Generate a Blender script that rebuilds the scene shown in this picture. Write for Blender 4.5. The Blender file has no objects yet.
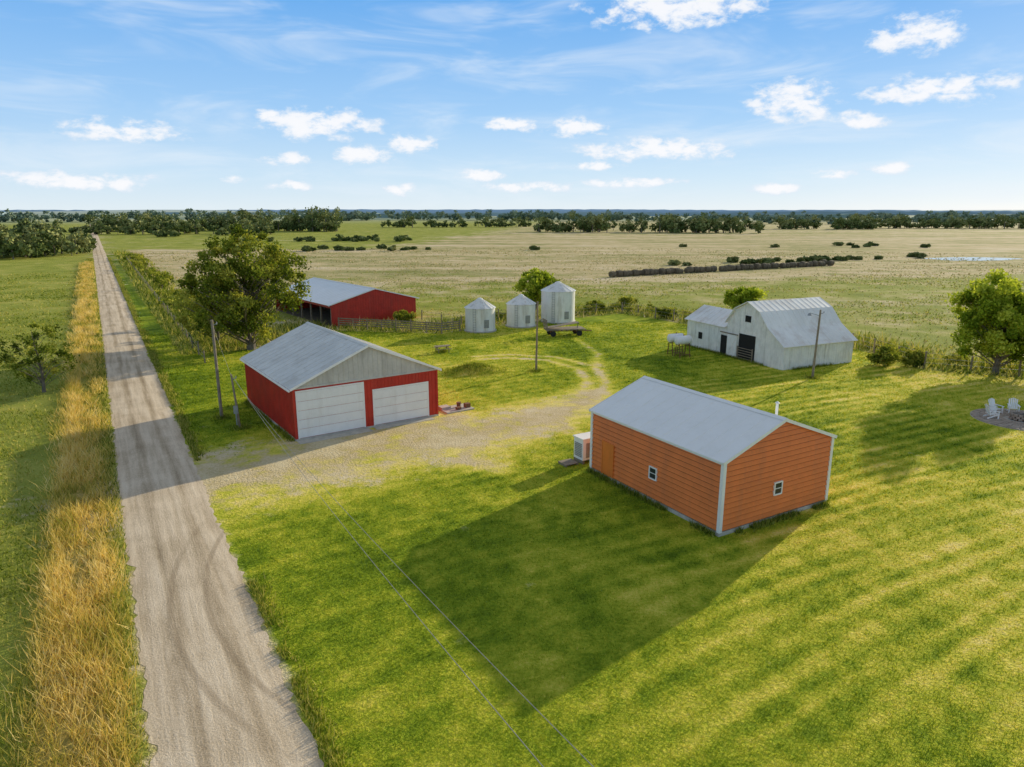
import bpy, math, random
import numpy as np
from mathutils import Vector, Matrix
rng=np.random.default_rng(7); random.seed(7)
scene=bpy.context.scene
R=math.radians

# ------------------------------------------------------------ node helpers
class N:
    def __init__(s,tree): s.t=tree; s.l=tree.links
    def new(s,typ,**kw):
        n=s.t.nodes.new(typ)
        for k,v in kw.items(): setattr(n,k,v)
        return n
    def put(s,sock,v):
        if v is None: return
        if isinstance(v,bpy.types.NodeSocket): s.l.new(v,sock)
        else:
            if hasattr(sock.default_value,'__len__') and not hasattr(v,'__len__'): v=(v,)*len(sock.default_value)
            if hasattr(v,'__len__') and len(sock.default_value)==4 and len(v)==3: v=tuple(v)+(1,)
            sock.default_value=v
    def m(s,op,a,b=None,c=None,clamp=False):
        n=s.new('ShaderNodeMath',operation=op,use_clamp=clamp)
        s.put(n.inputs[0],a); s.put(n.inputs[1],b); s.put(n.inputs[2],c)
        return n.outputs[0]
    def mix(s,f,a,b,mode='MIX'):
        n=s.new('ShaderNodeMix',data_type='RGBA',blend_type=mode)
        s.put(n.inputs['Factor'],f); s.put(n.inputs[6],a); s.put(n.inputs[7],b)
        return n.outputs[2]
    def noise(s,vec,scale,detail=4,rough=.55,dist=0,col=False):
        n=s.new('ShaderNodeTexNoise'); s.put(n.inputs['Vector'],vec)
        n.inputs['Scale'].default_value=scale; n.inputs['Detail'].default_value=detail
        n.inputs['Roughness'].default_value=rough; n.inputs['Distortion'].default_value=dist
        return n.outputs['Color' if col else 'Fac']
    def step(s,x,a,b):
        n=s.new('ShaderNodeMapRange',interpolation_type='SMOOTHSTEP')
        s.put(n.inputs[0],x); s.put(n.inputs[1],a); s.put(n.inputs[2],b)
        return n.outputs[0]
    def ramp(s,x,stops):
        n=s.new('ShaderNodeValToRGB'); s.put(n.inputs[0],x)
        e=n.color_ramp.elements
        e[0].position=stops[0][0]; e[0].color=tuple(stops[0][1])+(1,)
        e[1].position=stops[-1][0]; e[1].color=tuple(stops[-1][1])+(1,)
        for p,c in stops[1:-1]:
            k=e.new(p); k.color=tuple(c)+(1,)
        return n.outputs[0]
    def pos(s): return s.new('ShaderNodeNewGeometry').outputs['Position']
    def obj(s): return s.new('ShaderNodeTexCoord').outputs['Object']
    def sep(s,v):
        n=s.new('ShaderNodeSeparateXYZ'); s.put(n.inputs[0],v); return n.outputs
    def comb(s,x,y,z):
        n=s.new('ShaderNodeCombineXYZ'); s.put(n.inputs[0],x); s.put(n.inputs[1],y); s.put(n.inputs[2],z); return n.outputs[0]
    def attr(s,name,out='Fac'):
        n=s.new('ShaderNodeAttribute',attribute_name=name); return n.outputs[out]
    def bump(s,h,strength=.3,dist=.05):
        n=s.new('ShaderNodeBump'); s.put(n.inputs['Height'],h); n.inputs['Strength'].default_value=strength; n.inputs['Distance'].default_value=dist
        return n.outputs[0]
def newmat(name):
    m=bpy.data.materials.new(name); m.use_nodes=True
    k=N(m.node_tree); b=m.node_tree.nodes['Principled BSDF']
    return m,k,b
def mat(name,col,rough=.6,var=.2,scale=1.5,metal=0,bump=0,dirt=None,dirtamt=.4,spec=.4):
    m,k,b=newmat(name)
    o=k.obj(); n=k.noise(o,scale,3,.6); n2=k.noise(o,scale*9,2,.6)
    f=k.m('ADD',k.m('MULTIPLY',n,.7),k.m('MULTIPLY',n2,.3))
    f=k.step(f,.3,.7)
    lo=tuple(c*(1-var) for c in col); hi=tuple(min(1,c*(1+var*.6)) for c in col)
    c=k.mix(f,lo,hi)
    if dirt:
        st=k.new('ShaderNodeMapping'); st.inputs['Scale'].default_value=(1,1,.15); k.put(st.inputs[0],o)
        d=k.step(k.noise(st.outputs[0],scale*1.7,4,.7),.48,.72)
        c=k.mix(k.m('MULTIPLY',d,dirtamt),c,dirt)
    k.put(b.inputs['Base Color'],c); b.inputs['Roughness'].default_value=rough; b.inputs['Metallic'].default_value=metal
    b.inputs['Specular IOR Level'].default_value=spec
    if bump: k.put(b.inputs['Normal'],k.bump(n2,bump,.02))
    return m

# ------------------------------------------------------------ mesh helpers
def build(name,parts,mats,parent=None,loc=(0,0,0),rotz=0,smooth=False):
    Vs=[];starts=[];tot=[];loops=[];mi=[];var=[];off=0;lo=0
    for V,F,mm,vv in parts:
        V=np.asarray(V,float).reshape(-1,3); F=np.asarray(F,int); 
        if F.ndim==1: F=F.reshape(1,-1)
        Vs.append(V); n,kk=F.shape
        loops.append((F+off).ravel()); starts.append(lo+np.arange(n)*kk); tot.append(np.full(n,kk))
        mi.append(np.full(n,mm)); var.append(np.full(len(V),.5) if vv is None else vv)
        off+=len(V); lo+=n*kk
    V=np.concatenate(Vs); L=np.concatenate(loops); S=np.concatenate(starts); T=np.concatenate(tot); M=np.concatenate(mi)
    me=bpy.data.meshes.new(name)
    me.vertices.add(len(V)); me.vertices.foreach_set('co',V.astype(np.float32).ravel())
    me.loops.add(len(L)); me.loops.foreach_set('vertex_index',L.astype(np.int32))
    me.polygons.add(len(S)); me.polygons.foreach_set('loop_start',S.astype(np.int32))
    try: me.polygons.foreach_set('loop_total',T.astype(np.int32))
    except Exception: pass
    for m in mats: me.materials.append(m)
    me.polygons.foreach_set('material_index',M.astype(np.int32))
    me.polygons.foreach_set('use_smooth',np.full(len(S),bool(smooth)))
    a=me.attributes.new('var','FLOAT','POINT'); a.data.foreach_set('value',np.concatenate(var).astype(np.float32))
    me.update(calc_edges=True); me.validate()
    ob=bpy.data.objects.new(name,me); scene.collection.objects.link(ob)
    ob.location=loc; ob.rotation_euler=(0,0,rotz)
    if parent: ob.parent=parent
    return ob
def empty(name,loc=(0,0,0),rotz=0):
    e=bpy.data.objects.new(name,None); scene.collection.objects.link(e); e.location=loc; e.rotation_euler=(0,0,rotz); e.empty_display_size=.5
    return e
BF=[(0,3,2,1),(4,5,6,7),(0,1,5,4),(1,2,6,5),(2,3,7,6),(3,0,4,7)]
def box(p0,p1,m=0):
    x0,y0,z0=p0;x1,y1,z1=p1
    return ([(x0,y0,z0),(x1,y0,z0),(x1,y1,z0),(x0,y1,z0),(x0,y0,z1),(x1,y0,z1),(x1,y1,z1),(x0,y1,z1)],BF,m,None)
def beam(a,b,w,h,m=0,up=(0,0,1)):
    a=Vector(a);b=Vector(b);d=(b-a).normalized();u=Vector(up)
    if abs(d.dot(u))>.98: u=Vector((0,1,0))
    s=d.cross(u).normalized();u=s.cross(d)
    s=s*w/2;u=u*h/2
    return ([a-s-u,a+s-u,b+s-u,b-s-u,a-s+u,a+s+u,b+s+u,b-s+u],BF,m,None)
def tube(pts,rad,m=0,n=7,cap=True):
    V=[];F=[]
    pts=[Vector(p) for p in pts]
    for i,p in enumerate(pts):
        d=(pts[min(i+1,len(pts)-1)]-pts[max(i-1,0)]).normalized()
        u=Vector((1,0,0)) if abs(d.x)<.8 else Vector((0,1,0))
        s=d.cross(u).normalized();t=d.cross(s)
        for k in range(n):
            an=2*math.pi*k/n; V.append(p+(s*math.cos(an)+t*math.sin(an))*rad[i])
    for i in range(len(pts)-1):
        for k in range(n):
            F.append((i*n+k,i*n+(k+1)%n,(i+1)*n+(k+1)%n,(i+1)*n+k))
    out=[(V,F,m,None)]
    if cap:
        out.append((V[-n:],[tuple(range(n))],m,None)); out.append((V[:n],[tuple(range(n))[::-1]],m,None))
    return out
def prism(prof,y0,y1,m=0):
    n=len(prof)
    V=[(x,y0,z) for x,z in prof]+[(x,y1,z) for x,z in prof]
    return [(V,[(i,(i+1)%n,n+(i+1)%n,n+i) for i in range(n)],m,None),(V,[tuple(range(n))[::-1]],m,None),(V,[tuple(range(n,2*n))],m,None)]
_NG=np.random.default_rng(99).random((256,256))
def vnoise(x,y,sc,octs=4,rough=.55,seed=0):
    x=np.asarray(x,float);y=np.asarray(y,float); o=0;amp=1;tot=0
    for i in range(octs):
        u=x*sc+seed*17.3+i*31.7; v=y*sc+seed*9.1+i*13.9
        iu=np.floor(u).astype(int);iv=np.floor(v).astype(int);fu=u-iu;fv=v-iv
        fu=fu*fu*(3-2*fu);fv=fv*fv*(3-2*fv)
        a=_NG[iu%256,iv%256];b=_NG[(iu+1)%256,iv%256];c=_NG[iu%256,(iv+1)%256];d=_NG[(iu+1)%256,(iv+1)%256]
        o=o+amp*(a*(1-fu)*(1-fv)+b*fu*(1-fv)+c*(1-fu)*fv+d*fu*fv); tot+=amp; amp*=rough; sc*=2.03
    return o/tot

# ------------------------------------------------------------ camera
cam=bpy.data.cameras.new('camera'); co=bpy.data.objects.new('camera',cam); scene.collection.objects.link(co)
cam.sensor_width=36; cam.lens=36*700/1024; cam.clip_end=30000; cam.clip_start=.1
co.location=(0,0,16); co.rotation_euler=(R(90)-math.atan(171.5/700),0,0)
scene.camera=co
scene.view_settings.view_transform='Standard'; scene.view_settings.look='None'; scene.view_settings.exposure=0; scene.view_settings.gamma=1

# ------------------------------------------------------------ sun + sky
SE=R(15.5); sdir=Vector((.674*math.cos(SE),.738*math.cos(SE),math.sin(SE)))
sun=bpy.data.lights.new('sun','SUN'); sun.energy=5; sun.angle=R(.53); sun.color=(1,.89,.66)
so=bpy.data.objects.new('sun',sun); scene.collection.objects.link(so)
so.rotation_euler=sdir.to_track_quat('Z','Y').to_euler(); so.location=(60,60,60)
W=bpy.data.worlds.new('World'); scene.world=W; W.use_nodes=True
try: W.cycles.sampling_method='NONE'
except Exception: pass
k=N(W.node_tree); bg=W.node_tree.nodes['Background']
sky=k.new('ShaderNodeTexSky',sky_type='NISHITA'); sky.sun_disc=False; sky.sun_elevation=SE; sky.sun_rotation=math.atan2(.674,.738)
sky.air_density=1; sky.dust_density=.4; sky.ozone_density=1.5
tc=k.new('ShaderNodeTexCoord').outputs['Generated']
x,y,z=k.sep(tc)
az=k.m('ARCTAN2',x,y); el=k.m('ARCSINE',z)
azd=k.m('MULTIPLY',az,57.2958); eld=k.m('MULTIPLY',el,57.2958)
STR=.12
g=k.ramp(k.m('DIVIDE',k.m('MAXIMUM',eld,0),90),[(0,(.78,.88,.94)),(.03,(.60,.79,.96)),(.08,(.36,.62,.95)),(.17,(.14,.42,.88)),(.33,(.27,.34,.45)),(1,(.385,.385,.39))])
g=k.mix(1,g,(1/STR,)*3,'MULTIPLY')
skyc=k.mix(.95,sky.outputs[0],g)
CL=[(-14.5,6.3,4.4,1.15),(-27.5,5.4,3.8,.8),(-11.5,4.2,2.6,.75),(-17.9,6.8,1.3,.6),(-.1,6.5,2.5,.5),(4.9,6.3,2.6,.75),(20.6,7.7,3.0,1.5),(27.9,11.3,2.9,1.2),(29.5,7.9,4.4,1.0),(12.2,14.2,6.5,1.3),(11.4,4.6,6.2,.9),(1,1.9,4,.45),(-17,1.9,1.8,.4),(-8.6,1.7,1.4,.5),(20.1,1.7,1.9,.45),(-2.4,2.8,2.3,.5),(6,3.5,2.6,.4),(-31,2,5,.7),(25,6.2,2,.7),(27.5,3.0,1.6,.45),(-21,2.4,1.2,.4),(-7.8,5.1,2,.85),(9,2.2,4,.4),(23.5,2.6,2,.4),(-17,3.8,1.8,.5)]
cv=k.comb(azd,eld,0)
v2=k.comb(k.m('MULTIPLY',azd,.7),k.m('MULTIPLY',eld,1.3),0)
nz=k.noise(v2,.75,5,.62,.15); nz=k.m('SUBTRACT',nz,.5)
fld=None
for a,e,w,h in CL:
    vm=k.new('ShaderNodeVectorMath',operation='MULTIPLY_ADD'); k.l.new(cv,vm.inputs[0])
    vm.inputs[1].default_value=(1/w,1/h,0); vm.inputs[2].default_value=(-a/w,-e/h,0)
    dd=k.new('ShaderNodeVectorMath',operation='DOT_PRODUCT'); k.l.new(vm.outputs[0],dd.inputs[0]); k.l.new(vm.outputs[0],dd.inputs[1])
    q=k.m('SUBTRACT',1,dd.outputs['Value'])
    fld=q if fld is None else k.m('MAXIMUM',fld,q)
fld=k.m('MAXIMUM',fld,-1.5)
dens=k.step(k.m('ADD',k.m('ADD',fld,.15),k.m('MULTIPLY',nz,5.6)),-.1,1.25)
dens=k.m('MULTIPLY',dens,k.step(fld,-1.4,.0))
v3=k.comb(k.m('MULTIPLY',azd,.09),k.m('MULTIPLY',eld,.45),3.3)
cir=k.step(k.noise(v3,1.0,4,.6,.6),.42,.8)
cir=k.m('MULTIPLY',cir,.5)
skyc=k.mix(k.m('MULTIPLY',cir,k.m('SUBTRACT',1,k.step(eld,20,35))),skyc,(.84/STR,.91/STR,.98/STR))
cc=k.mix(k.step(k.m('ADD',fld,k.m('MULTIPLY',nz,3)),-.2,1.2),(.74/STR,.83/STR,.94/STR),(.98/STR,.98/STR,1/STR))
skyc=k.mix(k.m('MULTIPLY',dens,.93),skyc,cc)
k.put(bg.inputs[0],skyc); bg.inputs[1].default_value=STR

# ------------------------------------------------------------ layout fields (world metres)
def rs(x,y): return (x+8.2)*.862+(y-17.5)*.507
def ra(x,y): return -(x+8.2)*.507+(y-17.5)*.862
def sa(s,a): return (-8.2+.862*s-.507*a,17.5+.507*s+.862*a)
def seg_d(x,y,pts,closed=False):
    d=np.full(np.shape(x),1e9)
    P=pts+[pts[0]] if closed else pts
    for (ax,ay),(bx,by) in zip(P[:-1],P[1:]):
        dx,dy=bx-ax,by-ay; t=np.clip(((x-ax)*dx+(y-ay)*dy)/(dx*dx+dy*dy),0,1)
        d=np.minimum(d,np.hypot(x-ax-t*dx,y-ay-t*dy))
    return d
def inside(x,y,pts):
    r=np.zeros(np.shape(x),bool); n=len(pts)
    for i in range(n):
        ax,ay=pts[i];bx,by=pts[(i+1)%n]
        if ay==by: continue
        c=((ay>y)!=(by>y))&(x<(bx-ax)*(y-ay)/(by-ay)+ax); r^=c
    return r
LAWN=[(4,-6),(160,-30),(160,60),(80,62),(50.8,67.6),(43,71),(41,84),(32,93),(26,101),(17.8,113),(10.6,108.5),(-1.6,100),(-9.6,93.5),(-25,96),(-29,86),(-33,81),(-38,79),(-177,311),(-181,308)]
def lawn_sd(x,y):
    d=seg_d(x,y,LAWN,True); return np.where(inside(x,y,LAWN),d,-d)
DRV=[([(-20,39.5),(-15,43),(-9.5,46.5),(-4,49.5),(1,52.5),(5,56.5),(7.6,62)],[5.2,4.6,4.3,3.6,2.9,2.3,1.5],1),
     ([(-14.5,46.8),(-9.5,50.2),(-5,53)],[2.8,2.8,2.0],1),
     ([(5.6,59),(7.4,66),(6.9,72),(3.8,76.2),(-.5,77.5),(-4,76.5)],[.6,.5,.45,.4,.35,.3],.72),
     ([(7.2,58.5),(9.2,66),(8.8,73),(5,78),(-.5,79.4),(-4.5,78.2)],[.6,.5,.45,.4,.35,.3],.72),
     ([(9,73),(10,80),(8.5,89)],[.6,.5,.4],.6),([(3,54.5),(4.5,50)],[1.2,.8],.9),([(-3,49),(-3.2,43.8),(-1.0,42.5)],[1.7,1.3,.8],.85),([(-9,46),(-9.5,41.5)],[2.0,1.2],.75)]
def drive(x,y):
    o=np.zeros(np.shape(x))
    for pts,ws,st in DRV:
        for i in range(len(pts)-1):
            (ax,ay),(bx,by)=pts[i],pts[i+1]; dx,dy=bx-ax,by-ay
            t=np.clip(((x-ax)*dx+(y-ay)*dy)/(dx*dx+dy*dy),0,1)
            d=np.hypot(x-ax-t*dx,y-ay-t*dy); w=ws[i]*(1-t)+ws[i+1]*t
            o=np.maximum(o,np.clip(1.1-.5*d/w,0,1)*st)
    return o
def sstep(v,a,b):
    t=np.clip((v-a)/(b-a),0,1); return t*t*(3-2*t)
def mound_z(x,y): return .8*np.exp(-(((x+3.8)/2.2)**2+((y-70.3)/1.3)**2))
def tone(x,y):
    t=.47+ (vnoise(x,y,.06,3,.55,1)-.5)*.75+(vnoise(x,y,.45,4,.7,2)-.5)*.6+(vnoise(x,y,1.9,2,.6,8)-.5)*.4
    p=-.46*x+.89*y+2.2*(vnoise(x,y,.05,2,.5,3)-.5)*2
    st=np.sin(p*2*np.pi/1.3); zone=.35+.65*sstep(x-.25*y,-8,10)
    q=.85*x+.52*y
    row=vnoise(q*.14,p*2.2,1.0,3,.65,4)-.5
    t=t+(.12*st*(.4+1.2*vnoise(q,p,.2,2,.5,21))+.62*row)*zone*sstep(vnoise(x,y,.09,2,.5,6),.15,.45)
    t=t+.0035*x+.10*sstep(x-y*.4,-5,18)*(1-sstep(y,38,60))
    t=t+.42*np.clip(drive(x,y)*1.3,0,1)
    t=t-.04*sstep(y,60,90)
    return np.clip(t,0,1)

# ------------------------------------------------------------ ground sheet
def axis(lo,hi,f0,f1,st,gr=1.12):
    a=list(np.arange(f0,f1+.01,st)); s=st;v=f1
    while v<hi: s*=gr; v+=s; a.append(v)
    s=st;v=f0
    while v>lo: s*=gr; v-=s; a.insert(0,v)
    return np.array(a)
ax_=axis(-14000,14000,-45,55,.27,1.06); ay_=axis(-400,16000,14,100,.27,1.05)
X,Y=np.meshgrid(ax_,ay_); nx,ny=len(ax_),len(ay_)
rr=np.hypot(X,Y)
far=sstep(rr,1300,5200)
Z=far*(14+10*np.sin(X/900+1)*np.cos(Y/1300)+7*np.sin(X/430+Y/700))+mound_z(X,Y)
V=np.stack([X.ravel(),Y.ravel(),Z.ravel()],1)
idx=np.arange(nx*ny).reshape(ny,nx)
F=np.stack([idx[:-1,:-1].ravel(),idx[:-1,1:].ravel(),idx[1:,1:].ravel(),idx[1:,:-1].ravel()],1)
lsd=lawn_sd(X,Y); ml=sstep(lsd,-1.2,1.0); s_=rs(X,Y)
mg=np.maximum(drive(X,Y),np.clip(1.0-(np.abs(s_)-1.9)*1.1,0,1)*(np.abs(s_)<4)*(ra(X,Y)<1300))
def tanf(x,y):
    s=rs(x,y)
    t=(.30+.70*sstep(y-.12*x,135,215))*sstep(s,6,14)*sstep(y,60,90)
    t=t*(1-.35*sstep(y,430,520))
    t=t*(1-.85*sstep(-x+(y-300)*.12,20,90)*sstep(y,290,330))
    return t
mt=tanf(X,Y)
def weedstrip(s,a): return sstep(-s,2.2,3.2)*(1-sstep(-s,4.8,6.0))*(1-.65*sstep(a,24,44))
mw=weedstrip(s_,ra(X,Y))
LR=[(0,(.12,.195,.014)),(.3,(.26,.345,.020)),(.55,(.48,.50,.040)),(.8,(.74,.65,.10)),(1,(.90,.74,.24))]
gm,k,b=newmat('ground')
P=k.pos()
nb=k.noise(P,.9,4,.65); nf=k.noise(P,6,3,.72); nm=k.noise(P,.12,4,.65)
lc=k.ramp(k.m('ADD',k.attr('tone'),k.m('MULTIPLY',k.m('SUBTRACT',nf,.5),.9)),LR)
c3=k.attr('mask','Color'); sR,sG,sB=k.sep(c3)
mw_=k.attr('weed')
mp=k.new('ShaderNodeMapping'); mp.inputs['Scale'].default_value=(.35,1.5,1); k.put(mp.inputs[0],P)
nh=k.noise(mp.outputs[0],.03,5,.65)
green=k.ramp(k.m('ADD',k.m('MULTIPLY',nm,.6),k.m('MULTIPLY',nf,.4)),[(.3,(.15,.20,.025)),(.5,(.33,.36,.06)),(.7,(.60,.52,.15))])
tan=k.ramp(k.m('ADD',k.m('MULTIPLY',nh,.6),k.m('MULTIPLY',nm,.4)),[(.36,(.27,.28,.08)),(.45,(.44,.39,.17)),(.53,(.62,.50,.27)),(.64,(.74,.62,.42))])
fieldc=k.mix(k.step(k.m('ADD',sG,k.m('MULTIPLY',k.m('SUBTRACT',k.m('ADD',k.m('MULTIPLY',nm,.5),k.m('MULTIPLY',nh,.5)),.5),2.4)),.2,.75),green,tan)
wc=k.ramp(nf,[(.3,(.26,.23,.06)),(.7,(.68,.50,.14))])
fieldc=k.mix(mw_,fieldc,wc)
col=k.mix(k.step(k.m('ADD',sR,k.m('MULTIPLY',k.m('SUBTRACT',nb,.5),.8)),.3,.7),fieldc,lc)
nq=k.noise(P,.28,3,.6)
gr=k.ramp(k.m('ADD',k.m('MULTIPLY',nf,.35),k.m('ADD',k.m('MULTIPLY',nb,.25),k.m('MULTIPLY',nq,.4))),[(.33,(.34,.24,.12)),(.46,(.58,.44,.25)),(.56,(.74,.60,.39)),(.68,(.85,.74,.54))])
gk=k.step(k.m('ADD',sB,k.m('ADD',k.m('ADD',k.m('MULTIPLY',k.m('SUBTRACT',nb,.5),1.5),k.m('MULTIPLY',k.m('SUBTRACT',nq,.5),1.9)),k.m('MULTIPLY',k.m('SUBTRACT',nf,.5),.3))),.40,1.0)
col=k.mix(k.m('MULTIPLY',gk,.9),col,gr)
mp2=k.new('ShaderNodeMapping'); mp2.inputs['Scale'].default_value=(.25,1,1); k.put(mp2.inputs[0],P)
fw=k.step(k.noise(mp2.outputs[0],.0022,3,.6),.46,.54)
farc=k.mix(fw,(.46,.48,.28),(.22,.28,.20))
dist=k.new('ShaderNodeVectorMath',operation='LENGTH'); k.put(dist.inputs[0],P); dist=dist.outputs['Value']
farc=k.mix(k.step(dist,1500,6000),farc,(.46,.56,.60))  # aerial haze painted into the ground colour, paler and bluer with distance
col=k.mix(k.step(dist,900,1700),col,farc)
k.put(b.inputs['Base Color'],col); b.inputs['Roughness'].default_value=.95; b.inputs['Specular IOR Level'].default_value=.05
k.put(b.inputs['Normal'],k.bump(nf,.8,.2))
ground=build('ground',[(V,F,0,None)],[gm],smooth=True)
a=ground.data.attributes.new('mask','FLOAT_COLOR','POINT')
C=np.stack([ml.ravel(),mt.ravel(),mg.ravel(),np.ones(nx*ny)],1); a.data.foreach_set('color',C.astype(np.float32).ravel())
a=ground.data.attributes.new('weed','FLOAT','POINT'); a.data.foreach_set('value',mw.ravel().astype(np.float32))
a=ground.data.attributes.new('tone','FLOAT','POINT'); a.data.foreach_set('value',tone(X,Y).ravel().astype(np.float32))

# ------------------------------------------------------------ gravel road
rm,k,b=newmat('gravel')
o=k.obj(); x,y,z=k.sep(o)
mp=k.new('ShaderNodeMapping'); mp.inputs['Scale'].default_value=(1,.06,1); k.put(mp.inputs[0],o)
st=k.noise(mp.outputs[0],2.2,5,.65); n1=k.noise(o,.35,4,.6); nf=k.noise(o,14,3,.75)
wx=k.m('ADD',x,k.m('MULTIPLY',k.m('SUBTRACT',k.noise(mp.outputs[0],.25,2,.5),.5),.8))
tr=k.m('ABSOLUTE',k.m('SUBTRACT',k.m('ABSOLUTE',wx),.8))
trk=k.m('SUBTRACT',1,k.step(tr,.08,.38))
f=k.m('ADD',k.m('ADD',k.m('MULTIPLY',st,.5),k.m('MULTIPLY',n1,.25)),k.m('SUBTRACT',k.m('MULTIPLY',nf,.35),k.m('MULTIPLY',trk,.09)))
c=k.ramp(f,[(.35,(.33,.25,.16)),(.48,(.56,.44,.30)),(.60,(.76,.62,.45)),(.76,(.90,.77,.60))])
def arc(cx,cy,r,w):
    d=k.m('SQRT',k.m('ADD',k.m('POWER',k.m('SUBTRACT',x,cx),2),k.m('POWER',k.m('SUBTRACT',y,cy),2)))
    return k.m('SUBTRACT',1,k.step(k.m('ABSOLUTE',k.m('SUBTRACT',d,r)),w*.3,w))
am=k.m('MAXIMUM',arc(19.2,9,20.1,.2),arc(19.2,9,18.7,.18))
am=k.m('MULTIPLY',am,k.m('MULTIPLY',k.step(y,-3,4),k.m('SUBTRACT',1,k.step(y,15,20))))
am=k.m('MULTIPLY',am,k.step(n1,.3,.55))
c=k.mix(k.m('MULTIPLY',am,.5),c,(.30,.22,.14))
k.put(b.inputs['Base Color'],c); b.inputs['Roughness'].default_value=.95; b.inputs['Specular IOR Level'].default_value=.05
k.put(b.inputs['Normal'],k.bump(k.m('ADD',nf,k.m('MULTIPLY',st,.8)),.6,.05))
ys=np.concatenate([np.arange(-60,160,.3),np.arange(160,1250,6)])
cols=np.linspace(-1,1,9)
wl=2.15+.3*(vnoise(ys,ys*0,.5,3,.6,31)-.5)+rng.normal(0,.08,len(ys)); wr=2.2+.3*(vnoise(ys,ys*0,.5,3,.6,32)-.5)+rng.normal(0,.08,len(ys))
V=[];
for i,yv in enumerate(ys):
    for cI in cols:
        xx=cI*(wl[i] if cI<0 else wr[i]); V.append((xx,yv,.05*(1-cI*cI)+.008))
n=len(cols);F=[(i*n+j,i*n+j+1,(i+1)*n+j+1,(i+1)*n+j) for i in range(len(ys)-1) for j in range(n-1)]
build('gravel_road',[(V,F,0,None)],[rm],loc=(-8.2,17.5,0),rotz=math.atan2(.507,.862),smooth=True)

# ------------------------------------------------------------ vegetation materials
def leafmat(name,stops,trans=.3):
    m=bpy.data.materials.new(name); m.use_nodes=True; k=N(m.node_tree)
    for n in list(m.node_tree.nodes): m.node_tree.nodes.remove(n)
    out=k.new('ShaderNodeOutputMaterial'); c=k.ramp(k.attr('var'),stops)
    d=k.new('ShaderNodeBsdfDiffuse'); k.put(d.inputs[0],c)
    if trans==0: k.l.new(d.outputs[0],out.inputs[0]); return m
    t=k.new('ShaderNodeBsdfTranslucent'); k.put(t.inputs[0],k.mix(1,c,(1.15,1.1,.6),'MULTIPLY'))
    mx=k.new('ShaderNodeMixShader'); mx.inputs[0].default_value=trans
    k.l.new(d.outputs[0],mx.inputs[1]); k.l.new(t.outputs[0],mx.inputs[2]); k.l.new(mx.outputs[0],out.inputs[0])
    return m
def L3(a,b,c): return [(.15,a),(.5,b),(.85,c)]
M_lawn=leafmat('lawn_blades',LR,.3)
M_weed=leafmat('dry_weeds',[(.1,(.20,.24,.03)),(.35,(.48,.42,.09)),(.6,(.82,.60,.16)),(.9,(.92,.74,.34))],.3)
M_green=leafmat('green_weeds',L3((.12,.18,.02),(.30,.34,.05),(.60,.52,.15)),.3)
M_tan=leafmat('pasture_grass',L3((.30,.28,.09),(.58,.47,.24),(.80,.65,.42)),.15)
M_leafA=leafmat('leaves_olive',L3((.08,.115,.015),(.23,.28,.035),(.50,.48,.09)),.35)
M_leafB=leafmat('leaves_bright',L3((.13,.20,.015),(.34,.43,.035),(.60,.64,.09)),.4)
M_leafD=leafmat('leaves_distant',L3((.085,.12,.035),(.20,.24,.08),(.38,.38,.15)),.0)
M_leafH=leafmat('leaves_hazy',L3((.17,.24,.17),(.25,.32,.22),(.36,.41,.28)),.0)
M_bark=mat('bark',(.20,.165,.13),.9,.4,3,bump=.6)

def blades(x,y,h,w,lean=.35,z=0,v=None):
    n=len(x); a=rng.uniform(0,2*np.pi,n); l=rng.normal(0,lean,(n,2))*h[:,None]
    V=np.empty((n,3,3)); cx,sx=np.cos(a)*w/2,np.sin(a)*w/2
    V[:,0]=np.stack([x-cx,y-sx,np.zeros(n)+z-.01],1); V[:,1]=np.stack([x+cx,y+sx,np.zeros(n)+z-.01],1)
    V[:,2]=np.stack([x+l[:,0],y+l[:,1],h+z],1)
    if v is None: v=rng.random(n)
    return (V.reshape(-1,3),np.arange(3*n).reshape(n,3),0,np.repeat(np.clip(v,0,1),3))
def rotrect(px,py,o,ang,w,l,pad=0):
    dx,dy=px-o[0],py-o[1]; c,s=math.cos(ang),math.sin(ang); a=dx*c+dy*s;b=-dx*s+dy*c
    return (a>-pad)&(a<w+pad)&(b>-pad)&(b<l+pad)
G0=(-15.5,47.9);GA=math.atan2(.565,.825);S0=(10.5,32.7);SA=math.atan2(.503,.865)
PB0=(-25.8,99.3);PBA=math.atan2(.62,.785);WB0=(21.6,85.4);WBA=math.atan2(-.912,.41)
PT=(40.2,53.2)
def blocked(x,y):
    return rotrect(x,y,G0,GA,11.5,13.1)|rotrect(x,y,S0,SA,8.3,10.8)|rotrect(x,y,PB0,PBA,13.9,21.8)|rotrect(x,y,WB0,WBA,15.8,10)|(np.hypot(x-PT[0],y-PT[1])<3.5)
def polar(n,r0,r1,amax=R(45)):
    u=rng.random(n); r=r0*(r1/r0)**u; a=rng.uniform(-amax,amax,n); return r*np.sin(a),r*np.cos(a),r
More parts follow.
